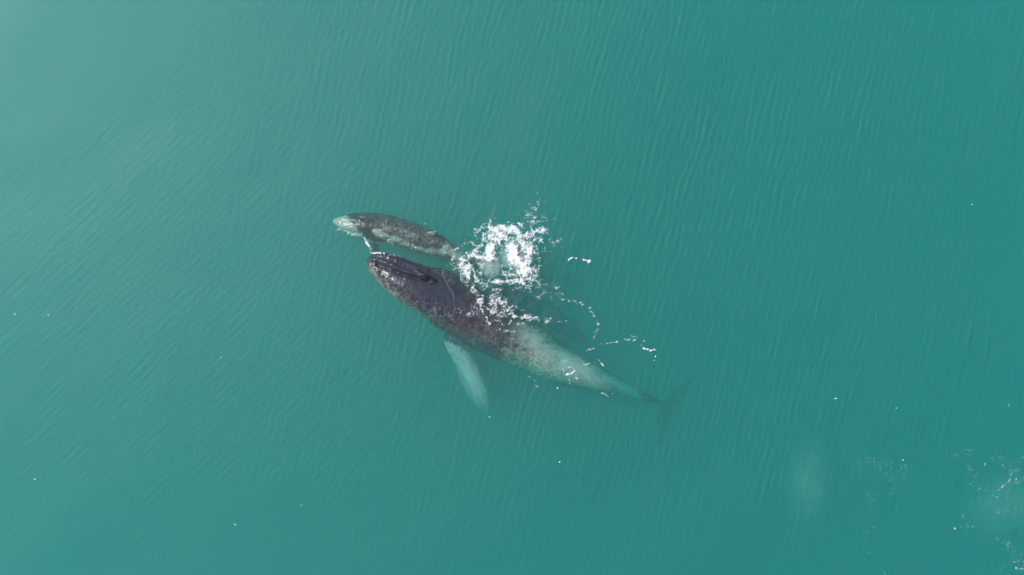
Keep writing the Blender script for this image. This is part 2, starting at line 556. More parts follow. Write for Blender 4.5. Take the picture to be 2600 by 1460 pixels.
    def line(self, pts, w, h):
        d = seg_dist(self.px, self.py, pts)
        self.push(h * np.exp(-(d / w) ** 2) * (self.no[:, 2] > 0))

    def attr(self, name, val):
        at = self.me.attributes.new(name, 'FLOAT', 'POINT')
        at.data.foreach_set('value', np.clip(val, 0, 1).astype(np.float32))

    def store(self):
        self.me.vertices.foreach_set('co', self.co.astype(np.float32).ravel())
        self.me.update()


def sstep(x, a, b):
    t = np.clip((x - a) / (b - a), 0, 1)
    return t * t * (3 - 2 * t)


# ---- the mother
MOTHER = [
    (934, 652, 931, 664, -0.02, 0.8),
    (946, 640, 936, 684, 0.14, 0.8),
    (988, 643, 958, 715, 0.30, 0.82),
    (1046, 665, 997, 755, 0.40, 0.86),
    (1094, 682, 1035, 783, 0.38, 0.92),
    (1145, 693, 1068, 808, 0.28, 0.96),
    (1191, 720, 1100, 832, 0.17, 1.0),
    (1235, 750, 1140, 858, 0.07, 1.02),
    (1290, 776, 1190, 886, -0.05, 1.04),
    (1340, 806, 1252, 914, -0.15, 1.06),
    (1390, 845, 1318, 940, -0.22, 1.1),
    (1440, 890, 1386, 967, -0.36, 1.16),
    (1499, 923, 1466, 984, -0.55, 1.3),
    (1560, 956, 1538, 995, -0.95, 1.5),
    (1622, 988, 1606, 1010, -1.65, 1.7),
    (1672, 1014, 1662, 1026, -2.5, 1.6),
    (1712, 1036, 1706, 1043, -3.6, 1.2),
]
mw = Whale(MOTHER, [20, 20, 22, 24, 25, 24, 22, 20, 18, 16, 14, 12, 10, 8, 6, 4, 2], head_flat=0.9)
mw.flukes(1.9, 1.15)
mw.dorsal(0.66, 0.75, 0.20)
# near-side flipper, sweeping back and down
fm = [(1146, 838, -0.72), (1150, 868, -0.66), (1170, 905, -0.78), (1193, 938, -1.15), (1214, 976, -1.85), (1229, 1018, -2.7), (1241, 1072, -4.0)]
mid = np.array([P(*p) for p in fm])
cd = np.array([unit(np.array([-0.80, -0.50, -0.25]))] * 7)
mw.blade(mid, cd, [0.72, 0.74, 0.74, 0.72, 0.66, 0.5, 0.12], [0.30, 0.24, 0.18, 0.15, 0.12, 0.09, 0.03], None, wave=0.10)
# far-side flipper, hanging below the body
fm = [(1215, 765, -1.4), (1262, 752, -1.6), (1318, 762, -1.9), (1372, 786, -2.2), (1422, 818, -2.6), (1468, 854, -3.0), (1505, 892, -3.4)]
mw.blade(np.array([P(*p) for p in fm]), np.array([unit(np.array([0.45, 0.85, -0.15]))] * 7), [0.90, 1.0, 1.0, 0.98, 0.86, 0.62, 0.14], [0.30, 0.24, 0.18, 0.15, 0.12, 0.09, 0.03], None, wave=0.10)
mw.finish('humpback_mother_body', 0.034)

# ridges, mouth line, knobs and throat pleats
RIDGE = [(948, 660), (962, 662), (986, 671), (1010, 682), (1035, 692), (1060, 700), (1082, 708)]
mw.line(RIDGE, 5.0, 0.10)
mw.line([(962, 649), (1000, 656), (1040, 672), (1085, 688)], 4.5, 0.05)
mw.line([(958, 672), (984, 681), (1010, 692), (1035, 701), (1062, 708), (1088, 713)], 4.0, -0.10)
mw.line([(1058, 690), (1075, 700), (1092, 708), (1103, 714)], 5.0, 0.12)         # splash guard before the blowholes
for x, y, r in ((961, 660, 3), (972, 660, 3), (983, 668, 3), (998, 672, 3.2), (993, 683, 3), (965, 685, 4), (951, 672, 3), (975, 677, 2.6), (956, 688, 3),
                (1006, 664, 3), (988, 654, 3), (1024, 678, 3), (970, 648, 3), (1012, 694, 3), (970, 700, 3), (1030, 707, 3), (945, 656, 3), (990, 700, 2.6)):
    mw.knob(x, y, r, 0.038)
pleat = sstep(-mw.dor, 0.35, 0.6) * sstep(mw.u, 0.02, 0.06) * (1 - sstep(mw.u, 0.42, 0.52)) * (mw.u < 0.6) * (np.hypot(mw.lat, mw.dor) < 1.3)
mw.push(-0.02 * pleat * (0.5 + 0.5 * np.cos(np.arctan2(mw.lat, -mw.dor) * 34)))
mw.push(0.03 * (fbm(mw.px / 22, mw.py / 22, 3, 4) - 0.5))
# pigment, and the painted web of sunlight
rear = sstep(mw.px + 0.75 * (mw.py - 850), 1170, 1440)
flip = sstep(np.hypot(mw.lat, mw.dor), 1.12, 1.3) * sstep(mw.py - 0.75 * (mw.px - 1150), 840, 862) * (mw.px < 1300) * (mw.u < 0.7)
far = sstep(np.hypot(mw.lat, mw.dor), 1.1, 1.25) * (mw.px > 1200) * (mw.py < 900) * (mw.py - 730 < 0.95 * (mw.px - 1215))
belly = sstep(-mw.dor + 0.15 * (fbm(mw.px / 30, mw.py / 30, 8) - 0.5), 0.2, 0.6)
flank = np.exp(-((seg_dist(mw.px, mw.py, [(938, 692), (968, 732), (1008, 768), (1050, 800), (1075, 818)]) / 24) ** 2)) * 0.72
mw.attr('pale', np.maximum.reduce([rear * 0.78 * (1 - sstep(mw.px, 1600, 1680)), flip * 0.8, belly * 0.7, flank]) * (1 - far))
mw.attr('brown', 0.12 * np.exp(-(((mw.px - 1030) / 110) ** 2 + ((mw.py - 740) / 70) ** 2)) + 0.5 * np.exp(-(((mw.px - 1180) / 100) ** 2 + ((mw.py - 850) / 60) ** 2)))
mw.attr('caustic_net', np.maximum(np.exp(-((seg_dist(mw.px, mw.py, [(985, 735), (1060, 790), (1110, 805)]) / 34) ** 2)), 0.8 * np.exp(-((seg_dist(mw.px, mw.py, [(1200, 840), (1290, 885)]) / 40) ** 2))))  # where the web of rippled sunlight is painted on the skin
mw.store()

mother = bpy.data.objects.new('humpback_whale', None)
C.objects.link(mother)
mother.location = P(1107, 750, 0)
bpy.context.view_layer.update()
tag(mother, 'large dark adult humpback whale with head out of the water beside the calf', 'whale', 'humpback mother and calf')


def part(name, me, mat, parent):
    """a part whose mesh is given in world coordinates"""
    o = link(name, me, mat, parent)
    o.matrix_parent_inverse = parent.matrix_world.inverted()
    return o


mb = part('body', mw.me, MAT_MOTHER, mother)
mother_tree = BVHTree.FromPolygons([Vector(p) for p in mw.co], [tuple(p.vertices) for p in mw.me.polygons])


def drop(tree, x, y):
    """point and normal of a surface under (x, y)"""
    h = tree.ray_cast(Vector((x, y, 10)), Vector((0, 0, -1)))
    return h[0], h[1]


def on_skin(tree, px, py):
    p = None
    o = Vector((0, 0, H)); d = (Vector(P(px, py, 0)) - o).normalized()
    h = tree.ray_cast(o, d)
    return h[0], h[1]


def shell(p, n, r, h, seed):
    """one sun glint in barnacle shape: a low ribbed crater cone"""
    n = np.array(n); t = unit(np.cross(n, [0.3, 0.9, 0.1])); b = np.cross(n, t)
    M = 12; v = []
    for (rr, hh) in ((1.0, -0.15), (0.85, 0.35), (0.55, 0.9), (0.38, 1.0), (0.28, 0.7)):
        for k in range(M):
            a_ = 2 * math.pi * k / M
            q = rr * r * (1 + 0.12 * (k % 2) + 0.1 * math.sin(a_ * 2 + seed))
            v.append(np.array(p) + t * q * math.cos(a_) + b * q * math.sin(a_) + n * hh * h)
    f = [[l * M + k, l * M + (k + 1) % M, (l + 1) * M + (k + 1) % M, (l + 1) * M + k] for l in range(4) for k in range(M)] + [list(range(4 * M, 5 * M))]
    return mesh_from('glint_barnacle', np.array(v), f)


for k, (x, y, r) in enumerate(((984, 694, 0.05), (982, 703, 0.048), (987, 698, 0.03))):  # pink sun glints on the snout, painted as pale barnacle shells
    p, n = on_skin(mother_tree, x, y)
    part('glint_barnacle', shell(p, n, r, 0.06, k), MAT_GLINT, mother)


def slit(tree, pts, w, name, parent):
    """a blowhole: a raised lip round a dark sunken slit, lying on the skin"""
    t = np.linspace(0, len(pts) - 1, 14); q = cubic(t, np.array(pts, float))
    v, f = [], []
    for k, (x, y) in enumerate(q):
        p, n = on_skin(tree, x, y)
        p, n = np.array(p), np.array(n)
        d = q[min(k + 1, 13)] - q[max(k - 1, 0)]; d = unit(np.array([d[0], -d[1], 0.0]))
        sde = unit(np.cross(n, d)); ww = w * math.sin(math.pi * (0.06 + 0.88 * k / 13)) ** 0.7
        for (o_, h_) in ((-1.7, -0.015), (-1.15, 0.022), (-0.7, 0.024), (-0.25, -0.004), (0.25, -0.004), (0.7, 0.024), (1.15, 0.022), (1.7, -0.015)):
            v.append(p + sde * o_ * ww + n * h_)
    for k in range(13):
        for j in range(7): f.append([k * 8 + j, k * 8 + j + 1, (k + 1) * 8 + j + 1, (k + 1) * 8 + j])
    return part(name, mesh_from(name, np.array(v), f), MAT_HOLE, parent)


slit(mother_tree, [(1074, 699), (1086, 704), (1098, 711), (1107, 716)], 0.045, 'blowhole', mother)
slit(mother_tree, [(1068, 707), (1080, 713), (1092, 719), (1101, 722)], 0.045, 'blowhole', mother)

# ---- the calf
CALF = [
    (846, 557, 845, 563, -0.20, 0.8),
    (860, 549, 855, 578, -0.2, 0.8),
    (890, 541, 881, 593, -0.16, 0.85),
    (936, 537, 920, 603, -0.14, 0.92),
    (986, 543, 966, 613, -0.13, 1.0),
    (1034, 556, 1010, 624, -0.13, 1.0),
    (1074, 573, 1049, 636, -0.13, 1.0),
    (1105, 589, 1083, 645, -0.14, 1.05),
    (1130, 605, 1112, 650, -0.2, 1.15),
    (1152, 627, 1138, 656, -0.18, 1.25),
    (1174, 655, 1166, 668, -0.28, 1.2),
    (1192, 674, 1187, 681, -0.34, 0.9),
]
cw = Whale(CALF, [38, 38, 40, 42, 42, 42, 40, 36, 30, 24, 16, 10], head_flat=0.7, rings=160)
cw.flukes(0.78, 0.42)
cw.dorsal(0.665, 0.44, 0.38)
fm = [(935, 588, -0.40), (940, 600, -0.42), (946, 614, -0.5), (952, 630, -0.7), (957, 650, -1.2)]
cw.blade(np.array([P(*p) for p in fm]), np.array([unit(np.array([-0.9, -0.3, -0.2]))] * 5), [0.52, 0.50, 0.46, 0.34, 0.06], [0.16, 0.11, 0.08, 0.06, 0.02], None, wave=0.10)
i = cw.at(0.27)
r0 = cw.c[i] + cw.S[i] * cw.a[i] * 0.7 - cw.D[i] * cw.b[i] * 0.5
mid = np.array([r0 + np.array([0.6 * x, 0.1 * x, -1.0 * x]) * 1.3 for x in np.linspace(-0.1, 1, 5)])
cw.blade(mid, np.array([unit(np.array([-0.9, 0.2, -0.2]))] * 5), [0.40, 0.40, 0.37, 0.27, 0.06], [0.16, 0.11, 0.08, 0.06, 0.02], None, wave=0.10)
cw.finish('humpback_calf_body', 0.024)
cw.line([(850, 562), (870, 556), (895, 556), (920, 560)], 3.0, 0.03)
cw.line([(852, 575), (872, 583), (895, 590), (915, 594)], 2.5, -0.03)
for x, y in ((862, 558), (873, 554), (884, 560), (896, 566), (868, 568), (880, 574), (905, 562), (858, 566), (892, 578)):
    cw.knob(x, y, 2.2, 0.03)
pleat = sstep(-cw.dor, 0.35, 0.6) * sstep(cw.u, 0.02, 0.06) * (1 - sstep(cw.u, 0.45, 0.55)) * (np.hypot(cw.lat, cw.dor) < 1.3)
cw.push(-0.01 * pleat * (0.5 + 0.5 * np.cos(np.arctan2(cw.lat, -cw.dor) * 30)))
cw.push(0.03 * (fbm(cw.px / 12, cw.py / 12, 9, 3) - 0.5))
head = 1 - sstep(cw.px - 0.75 * (cw.py - 560), 872, 912)
jaw = np.exp(-((seg_dist(cw.px, cw.py, [(855, 580), (880, 588), (915, 596)]) / 9) ** 2))
low = np.exp(-((seg_dist(cw.px, cw.py, [(950, 585), (975, 600), (1010, 612), (1050, 628), (1090, 640), (1130, 640)]) / 11) ** 2))
tail = sstep(cw.px + 0.4 * (cw.py - 620), 1085, 1150)
finp = sstep(cw.dor, 1.0, 1.2) * (np.abs(cw.u - 0.72) < 0.16)
mid_ = 0.44 * sstep(cw.py - 0.35 * (cw.px - 900), 545, 585) * sstep(cw.px, 925, 975)
lead = np.exp(-((seg_dist(cw.px, cw.py, [(924, 604), (933, 618), (944, 636)]) / 4) ** 2)) * 0.9
cw.attr('pale', np.maximum.reduce([head * 1.0, jaw, low * (0.35 + 0.9 * fbm(cw.px / 16, cw.py / 9, 66, 3)), tail * 0.55, finp * 0.6, mid_, lead, sstep(-cw.dor, 0.3, 0.6) * 0.7 * (np.hypot(cw.lat, cw.dor) < 1.25)]))
cw.attr('brown', 0.12 * np.exp(-(((cw.px - 1010) / 70) ** 2 + ((cw.py - 595) / 28) ** 2)))
cw.attr('caustic_net', sstep(cw.px, 930, 1000))  # painted sunlight web covers the body behind the head
cw.store()
calf = bpy.data.objects.new('humpback_whale', None)
C.objects.link(calf)
calf.location = P(1000, 580, 0)
bpy.context.view_layer.update()
tag(calf, 'small pale-snouted humpback calf swimming just under the surface ahead of the splash', 'whale', 'humpback mother and calf')
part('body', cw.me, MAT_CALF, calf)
calf_tree = BVHTree.FromPolygons([Vector(p) for p in cw.co], [tuple(p.vertices) for p in cw.me.polygons])
slit(calf_tree, [(912, 551), (917, 552), (922, 553), (927, 555)], 0.022, 'blowhole', calf)
slit(calf_tree, [(910, 556), (915, 558), (920, 559), (925, 561)], 0.022, 'blowhole', calf)


# ------------------------------------------------------------------ foam
def foam(name, label, box, feats, seed, mode='lace', cell=0.014, lift=0.05, top=0.02, offset=0.0, strength=1.0):
    """a foam blanket: a height field that stands out of the water only where the froth is thick enough.
    feats: (points in photo pixels, half width in px, strength)"""
    x0, y0, x1, y1 = box
    X = np.arange((x0 - 1300) / PXM, (x1 - 1300) / PXM, cell); Y = np.arange((730 - y1) / PXM, (730 - y0) / PXM, cell)
    gx, gy = np.meshgrid(X, Y, indexing='ij')
    px, py = gx * PXM + 1300, 730 - gy * PXM
    # wander the outlines
    wx = (fbm(gx * 2.2, gy * 2.2, seed + 50, 4) - 0.5) * 22; wy = (fbm(gx * 2.2, gy * 2.2, seed + 60, 4) - 0.5) * 22
    wx += (fbm(gx * 8, gy * 8, seed + 70, 3) - 0.5) * 9; wy += (fbm(gx * 8, gy * 8, seed + 80, 3) - 0.5) * 9
    D = np.zeros_like(gx)
    for pts, w, s in feats:
        k = 0.5 if w < 8 else 1
        d = seg_dist(px + wx * k, py + wy * k, pts if len(pts) > 1 else pts * 2)
        D = np.maximum(D, s * np.exp(-(d / w) ** 2))
    lx, ly = gx + wx / 80, gy + wy / 80
    grain = fbm(gx * 26, gy * 26, seed + 9, 3)
    if mode == 'film':
        val = 0.55 * D - 0.16 + 0.30 * (grain - 0.5)
    elif mode == 'lace':
        d1, d2 = worley(lx * 3.6, ly * 3.6, seed)
        e1, e2 = worley(lx * 9.5 + 5, ly * 9.5, seed + 5)
        lace = (1 - np.clip((d2 - d1) / 0.30, 0, 1)) ** 1.6; lace2 = (1 - np.clip((e2 - e1) / 0.36, 0, 1)) ** 1.6
        broad = fbm(gx * 3.5, gy * 3.5, seed + 13, 4)
        val = 0.46 * lace + 0.30 * lace2 + 0.6 * (broad - 0.5) + 0.95 * (grain - 0.5) + 1.15 * D - 0.76
    else:
        # short flecks, drawn out along the ripples
        st = fbm((gx * 0.95 + gy * 0.3) * 11, (gy * 0.95 - gx * 0.3) * 26, seed + 19, 3)
        clump = fbm(gx * 5, gy * 5, seed + 23, 3)
        val = 0.55 * grain + 0.45 * st + 0.35 * (clump - 0.5) - (0.765 - 0.46 * D) + offset
        val = val * 2.0 + 0.24 * D * D
    val = np.where(D < 0.03, -1, val)
    soft = val.copy()
    for _ in range(3):                       # froth thins out over a finger's width
        for ax in (0, 1): soft = (np.roll(soft, 1, ax) + 2 * soft + np.roll(soft, -1, ax)) / 4
    val = 0.5 * val + 0.5 * soft
    keep_v = val > -0.16
    keep = keep_v[:-1, :-1] | keep_v[1:, :-1] | keep_v[1:, 1:] | keep_v[:-1, 1:]
    zw = sea_z(gx, gy)
    used = np.zeros_like(keep_v)
    used[:-1, :-1] |= keep; used[1:, :-1] |= keep; used[1:, 1:] |= keep; used[:-1, 1:] |= keep
    ui, uj = np.nonzero(used)
    zs = zw[ui, uj].copy()
    for k in range(len(ui)):
        x, y = gx[ui[k], uj[k]], gy[ui[k], uj[k]]
        for tree in (mother_tree, calf_tree):
            h = tree.ray_cast(Vector((x, y, 5)), Vector((0, 0, -1)), 5.0)
            if h[0] is not None and h[0].z > zs[k]: zs[k] = h[0].z
    hgt = np.clip((val[ui, uj] + 0.10) * lift, -0.03, top) + 0.001
    num = np.full(gx.shape, -1); num[ui, uj] = np.arange(len(ui))
    qi, qj = np.nonzero(keep)
    q = np.stack([num[qi, qj], num[qi + 1, qj], num[qi + 1, qj + 1], num[qi, qj + 1]], -1)
    v = np.stack([gx[ui, uj], gy[ui, uj], zs + hgt], -1)
    me = mesh_from(name, v, q)
    at = me.attributes.new('thick', 'FLOAT', 'POINT'); at.data.foreach_set('value', (val[ui, uj] * strength).astype(np.float32))
    o = link(name, me, MAT_FOAM)
    return tag(o, label, 'foam', kind='stuff')


def Z(ox, oy, sc, pts):
    """points read off an enlarged crop"""
    return [(ox + x / sc, oy + y / sc) for x, y in pts]


z3 = lambda *p: Z(1120, 480, 5.567, p)
foam('splash_foam', 'thick white churned foam beside the tail of the calf', (1125, 545, 1425, 745), [
    (z3((500, 610), (600, 560), (720, 530)), 14.64, 0.74),
    (z3((720, 560), (860, 580), (1000, 580), (1090, 640), (1190, 760), (1250, 850)), 15.86, 1.00),
    (z3((640, 700), (760, 640), (860, 690), (800, 760)), 18.3, 0.91),
    (z3((560, 780), (500, 860), (500, 920), (580, 990)), 9.76, 0.88),
    (z3((690, 830), (650, 890), (690, 990)), 15.86, 1.07),
    (z3((1000, 860), (1030, 960), (1100, 1040), (1160, 1160)), 24.4, 1.12),
    (z3((1180, 880), (1230, 960)), 10.98, 0.70),
    (z3((240, 1090), (320, 1010), (360, 950), (460, 930)), 12.2, 0.88),
    (z3((300, 1050), (350, 1130), (385, 1220)), 10.98, 0.98),
    (z3((380, 1070), (440, 1110), (490, 1200), (500, 1320)), 7.32, 0.67),
    (z3((1180, 660), (1280, 600), (1400, 590), (1470, 620)), 14.64, 0.82),
    (z3((1280, 730), (1350, 690), (1420, 720)), 9.76, 0.67),
    (z3((700, 1300), (820, 1320), (940, 1310), (1060, 1290), (1190, 1330)), 7.32, 0.80),
    (z3((900, 1180), (920, 1260), (1020, 1200), (1180, 1230)), 9.76, 0.69),
    (z3((1310, 1080), (1370, 1160), (1340, 1260), (1240, 1250)), 9.76, 0.73),
    (z3((1280, 780), (1330, 870), (1380, 960), (1400, 1080)), 19.52, 0.52),
    (z3((180, 870), (300, 780), (420, 740), (560, 780)), 6.1, 0.69),
    (z3((160, 940), (150, 1060), (210, 1150)), 9.76, 0.61),
    (z3((900, 620), (950, 730), (1100, 720)), 19.52, 0.65),
    ([(1235, 612), (1290, 640), (1330, 690)], 52, 0.52),
    ([(1215, 640), (1245, 690), (1215, 705)], 31.72, 0.47),
    ([(1345, 600), (1372, 640), (1368, 690)], 21.96, 0.48),
    ([(1240, 715), (1300, 722), (1370, 722)], 17.08, 0.48),
], 3, lift=0.06, top=0.035)

foam('foam_specks', 'fine scattered foam specks fanning out above the splash', (1290, 480, 1450, 640), [
    (z3((1150, 450), (1300, 420), (1450, 440)), 20, 0.56),
    (z3((1230, 350), (1350, 330)), 14, 0.50),
    (z3((1250, 250), (1400, 240)), 14, 0.40),
    (z3((1290, 110), (1350, 90)), 9, 0.36),
    (z3((1090, 500), (1170, 550)), 7, 0.72),
    (z3((1560, 750), (1700, 720)), 14, 0.42),
    (z3((1620, 430), (1700, 440)), 7, 0.46),
    (z3((1480, 870), (1560, 880)), 6, 0.66),
], 17, mode='speck', cell=0.014, lift=0.05, top=0.02, strength=1.0)

z4 = lambda *p: Z(1100, 700, 5.565, p)
foam('back_foam', 'broken foam and bubbles strewn over the back of the adult whale', (1120, 670, 1420, 845), [
    (z4((390, 20), (480, 60), (560, 140)), 12, 0.60),
    (z4((560, 180), (620, 260), (720, 320)), 14, 0.68),
    (z4((650, 330), (680, 420), (690, 520)), 9, 0.72),
    (z4((820, 330), (940, 330), (1020, 390), (1070, 460), (1060, 530), (900, 500)), 20, 0.68),
    (z4((740, 470), (830, 480), (840, 540)), 10, 0.74),
    (z4((500, 520), (620, 480)), 22, 0.50),
    (z4((1090, 540), (1200, 580), (1330, 620), (1500, 610), (1650, 620)), 9, 0.68),
    (z4((740, 580), (790, 680)), 5, 0.82),
    (z4((830, 640), (930, 620), (980, 690), (1070, 680), (1100, 600)), 4, 0.72),
    (z4((1160, 690), (1280, 700), (1400, 740)), 5, 0.62),
    (z4((230, 560), (300, 720)), 9, 0.46),
    (z4((450, 600), (600, 580)), 20, 0.40),
    (z4((900, 740), (1040, 800), (1160, 810)), 10, 0.50),
    ([(1205, 700), (1225, 712), (1240, 730)], 9, 0.62),
], 23, mode='speck', cell=0.014, lift=0.05, top=0.02)

foam('wash_foam', 'thin drifting threads of foam in the dark water behind the splash', (1235, 700, 1560, 905), [
    (z4((800, 90), (960, 110), (1120, 70), (1290, 120)), 6, 0.66),
    (z4((850, 200), (960, 200)), 4, 0.72),
    (z4((1080, 180), (1250, 180)), 6, 0.44),
    (z4((1340, 190), (1420, 290), (1500, 320)), 7, 0.50),
    (z4((1330, 110), (1560, 130), (1700, 170), (1830, 250)), 10, 0.50),
    (z4((1540, 250), (1680, 270), (1820, 250)), 8, 0.52),
    (z4((1650, 310), (1800, 300), (1860, 350)), 8, 0.50),
    (z4((1210, 490), (1280, 490)), 4, 0.62),
    (z4((1290, 550), (1330, 550)), 5, 0.52),
    (z4((1550, 500), (1560, 520)), 6, 0.52),
    ([(1415, 762), (1455, 763), (1480, 770), (1496, 782)], 6, 0.50),
    ([(1493, 785), (1508, 800), (1517, 815), (1517, 832), (1508, 845), (1507, 858)], 4.5, 0.60),
    ([(1490, 890), (1507, 886)], 4, 0.72),
    ([(1460, 886), (1470, 885)], 3, 0.52),
    ([(1420, 815), (1435, 818)], 6, 0.42),
], 31, mode='speck', cell=0.014, lift=0.05, top=0.02, strength=1.0)

z6 = lambda *p: Z(1340, 760, 4.5225, p)
foam('streak_foam', 'thin crooked foam streak on open water beyond the tail of the adult', (1515, 840, 1680, 925), [
    (z6((850, 505), (930, 500), (1010, 490), (1090, 465)), 3.2, 0.80),
    (z6((1090, 455), (1160, 460), (1230, 475)), 5, 0.66),
    (z6((1190, 415), (1270, 440)), 4, 0.50),
    (z6((1280, 535), (1330, 530)), 3, 0.58),
    (z6((1345, 480), (1350, 480)), 2.6, 0.9),
    (z6((1340, 560), (1410, 585), (1470, 575)), 2.8, 0.85),
    (z6((1460, 655), (1462, 658)), 2, 0.85),
    (z6((1460, 703), (1462, 706)), 2.4, 0.8),
    (z6((905, 460), (908, 465)), 2.2, 0.8),
], 37, mode='speck', cell=0.014, lift=0.05, top=0.02, strength=1.0)

foam('tail_foam', 'small curl of foam floating over the pale tail of the adult', (1280, 885, 1570, 1075), [
    (z6((380, 715), (440, 700), (500, 690), (560, 680)), 4.5, 0.66),
    (z6((600, 720), (650, 750), (690, 735)), 4, 0.62),
    (z6((450, 790), (510, 790), (535, 820), (500, 855), (445, 855)), 3.0, 0.86),
    (z6((400, 810), (410, 830)), 4, 0.66),
    (z6((480, 910), (500, 1020)), 7, 0.40),
    (z6((555, 900), (590, 908)), 2.6, 0.95),
    (z6((340, 1020), (345, 1025)), 2.6, 0.8),
    (z6((30, 885), (45, 890)), 2.6, 0.95),
    (z6((90, 930), (98, 938)), 2.4, 0.85),
    (z6((90, 990), (150, 1000)), 5, 0.46),
    (z6((45, 1050), (70, 1080)), 3.4, 0.62),
    (z6((800, 690), (830, 725), (870, 750)), 3, 0.66),
    (z6((30, 505), (38, 560)), 2.6, 0.62),
    (z6((845, 1085), (880, 1100), (920, 1115)), 2.8, 0.72),
    (z6((930, 1085), (1000, 1065)), 2.6, 0.5),
    ([(1312, 982), (1320, 984)], 4, 0.46), ([(1354, 1024), (1358, 1030)], 3.4, 0.6), ([(1345, 1008), (1346, 1010)], 2.4, 0.7), ([(1353, 1066), (1354, 1067)], 2.2, 0.75),
    (z6((720, 770), (680, 840)), 2.6, 0.5),
], 43, mode='speck', cell=0.014, lift=0.05, top=0.02, strength=1.0)

z1 = lambda *p: Z(820, 500, 6.03, p)
foam('jaw_foam', 'bright line of foam and drips along the snout of the adult whale', (915, 590, 1035, 690), [
    (z1((735, 845), (760, 850)), 2.4, 0.8),
    (z1((790, 850), (880, 852)), 3.2, 1.15),
    (z1((910, 855), (940, 870)), 3.2, 1.0),
    (z1((990, 880), (1050, 880)), 2.4, 0.72),
    (z1((1090, 890), (1125, 905)), 3.0, 0.98),
    (z1((1175, 915), (1185, 920)), 2.4, 0.9),
    (z1((640, 630), (660, 690), (700, 750), (740, 800)), 3.2, 0.95),
    (z1((660, 980), (665, 1040)), 2.6, 0.62),
], 47, mode='speck', cell=0.014, lift=0.05, top=0.02, strength=0.9)

foam('calf_foam', 'broken white wash along the lower jaw and flank of the calf', (840, 555, 1140, 665), [
    ([(852, 578), (868, 586), (890, 593), (916, 602)], 4.0, 0.62),
    ([(846, 556), (850, 572)], 3.0, 0.5),
    ([(952, 590), (975, 603), (1005, 614)], 5.0, 0.46),
    ([(985, 615), (1020, 618), (1046, 625)], 3.5, 0.5),
    ([(1048, 629), (1068, 632), (1086, 640)], 3.5, 0.58),
    ([(1100, 612), (1125, 632), (1150, 650)], 9.0, 0.42),
    ([(1064, 572), (1078, 568)], 4.0, 0.6),
], 71, mode='speck', cell=0.014, lift=0.05, top=0.012, strength=0.75)

foam('wave_edge', 'thin pale edge of water washing over the neck of the adult whale', (1105, 625, 1180, 850), [
    ([(1125, 683), (1126, 690), (1134, 718), (1144, 733), (1152, 752), (1153, 775), (1149, 800)], 2.0, 0.74),
    ([(1134, 718), (1142, 706)], 1.8, 0.62),
], 53, mode='film', cell=0.014, lift=0.05, top=0.02, strength=0.32)

foam('crest_foam', 'row of bright white foam beads on a small lone ripple', (1410, 640, 1540, 690), [
    (Z(1380, 620, 12.06, [(760, 480), (820, 465)]), 3.2, 1.25),
    (Z(1380, 620, 12.06, [(870, 455), (890, 455)]), 2.0, 1.1),
    (Z(1380, 620, 12.06, [(975, 468), (995, 470)]), 2.8, 1.25),
    (Z(1380, 620, 12.06, [(1215, 495), (1310, 495)]), 2.6, 1.25),
    (Z(1380, 620, 12.06, [(1370, 508), (1390, 515)]), 4.4, 1.4),
    (Z(1380, 620, 12.06, [(1630, 595), (1640, 597)]), 2.2, 0.8),
    (Z(1380, 620, 12.06, [(430, 530), (436, 533)]), 2.0, 0.72),
], 59, mode='speck', cell=0.014, lift=0.05, top=0.02)

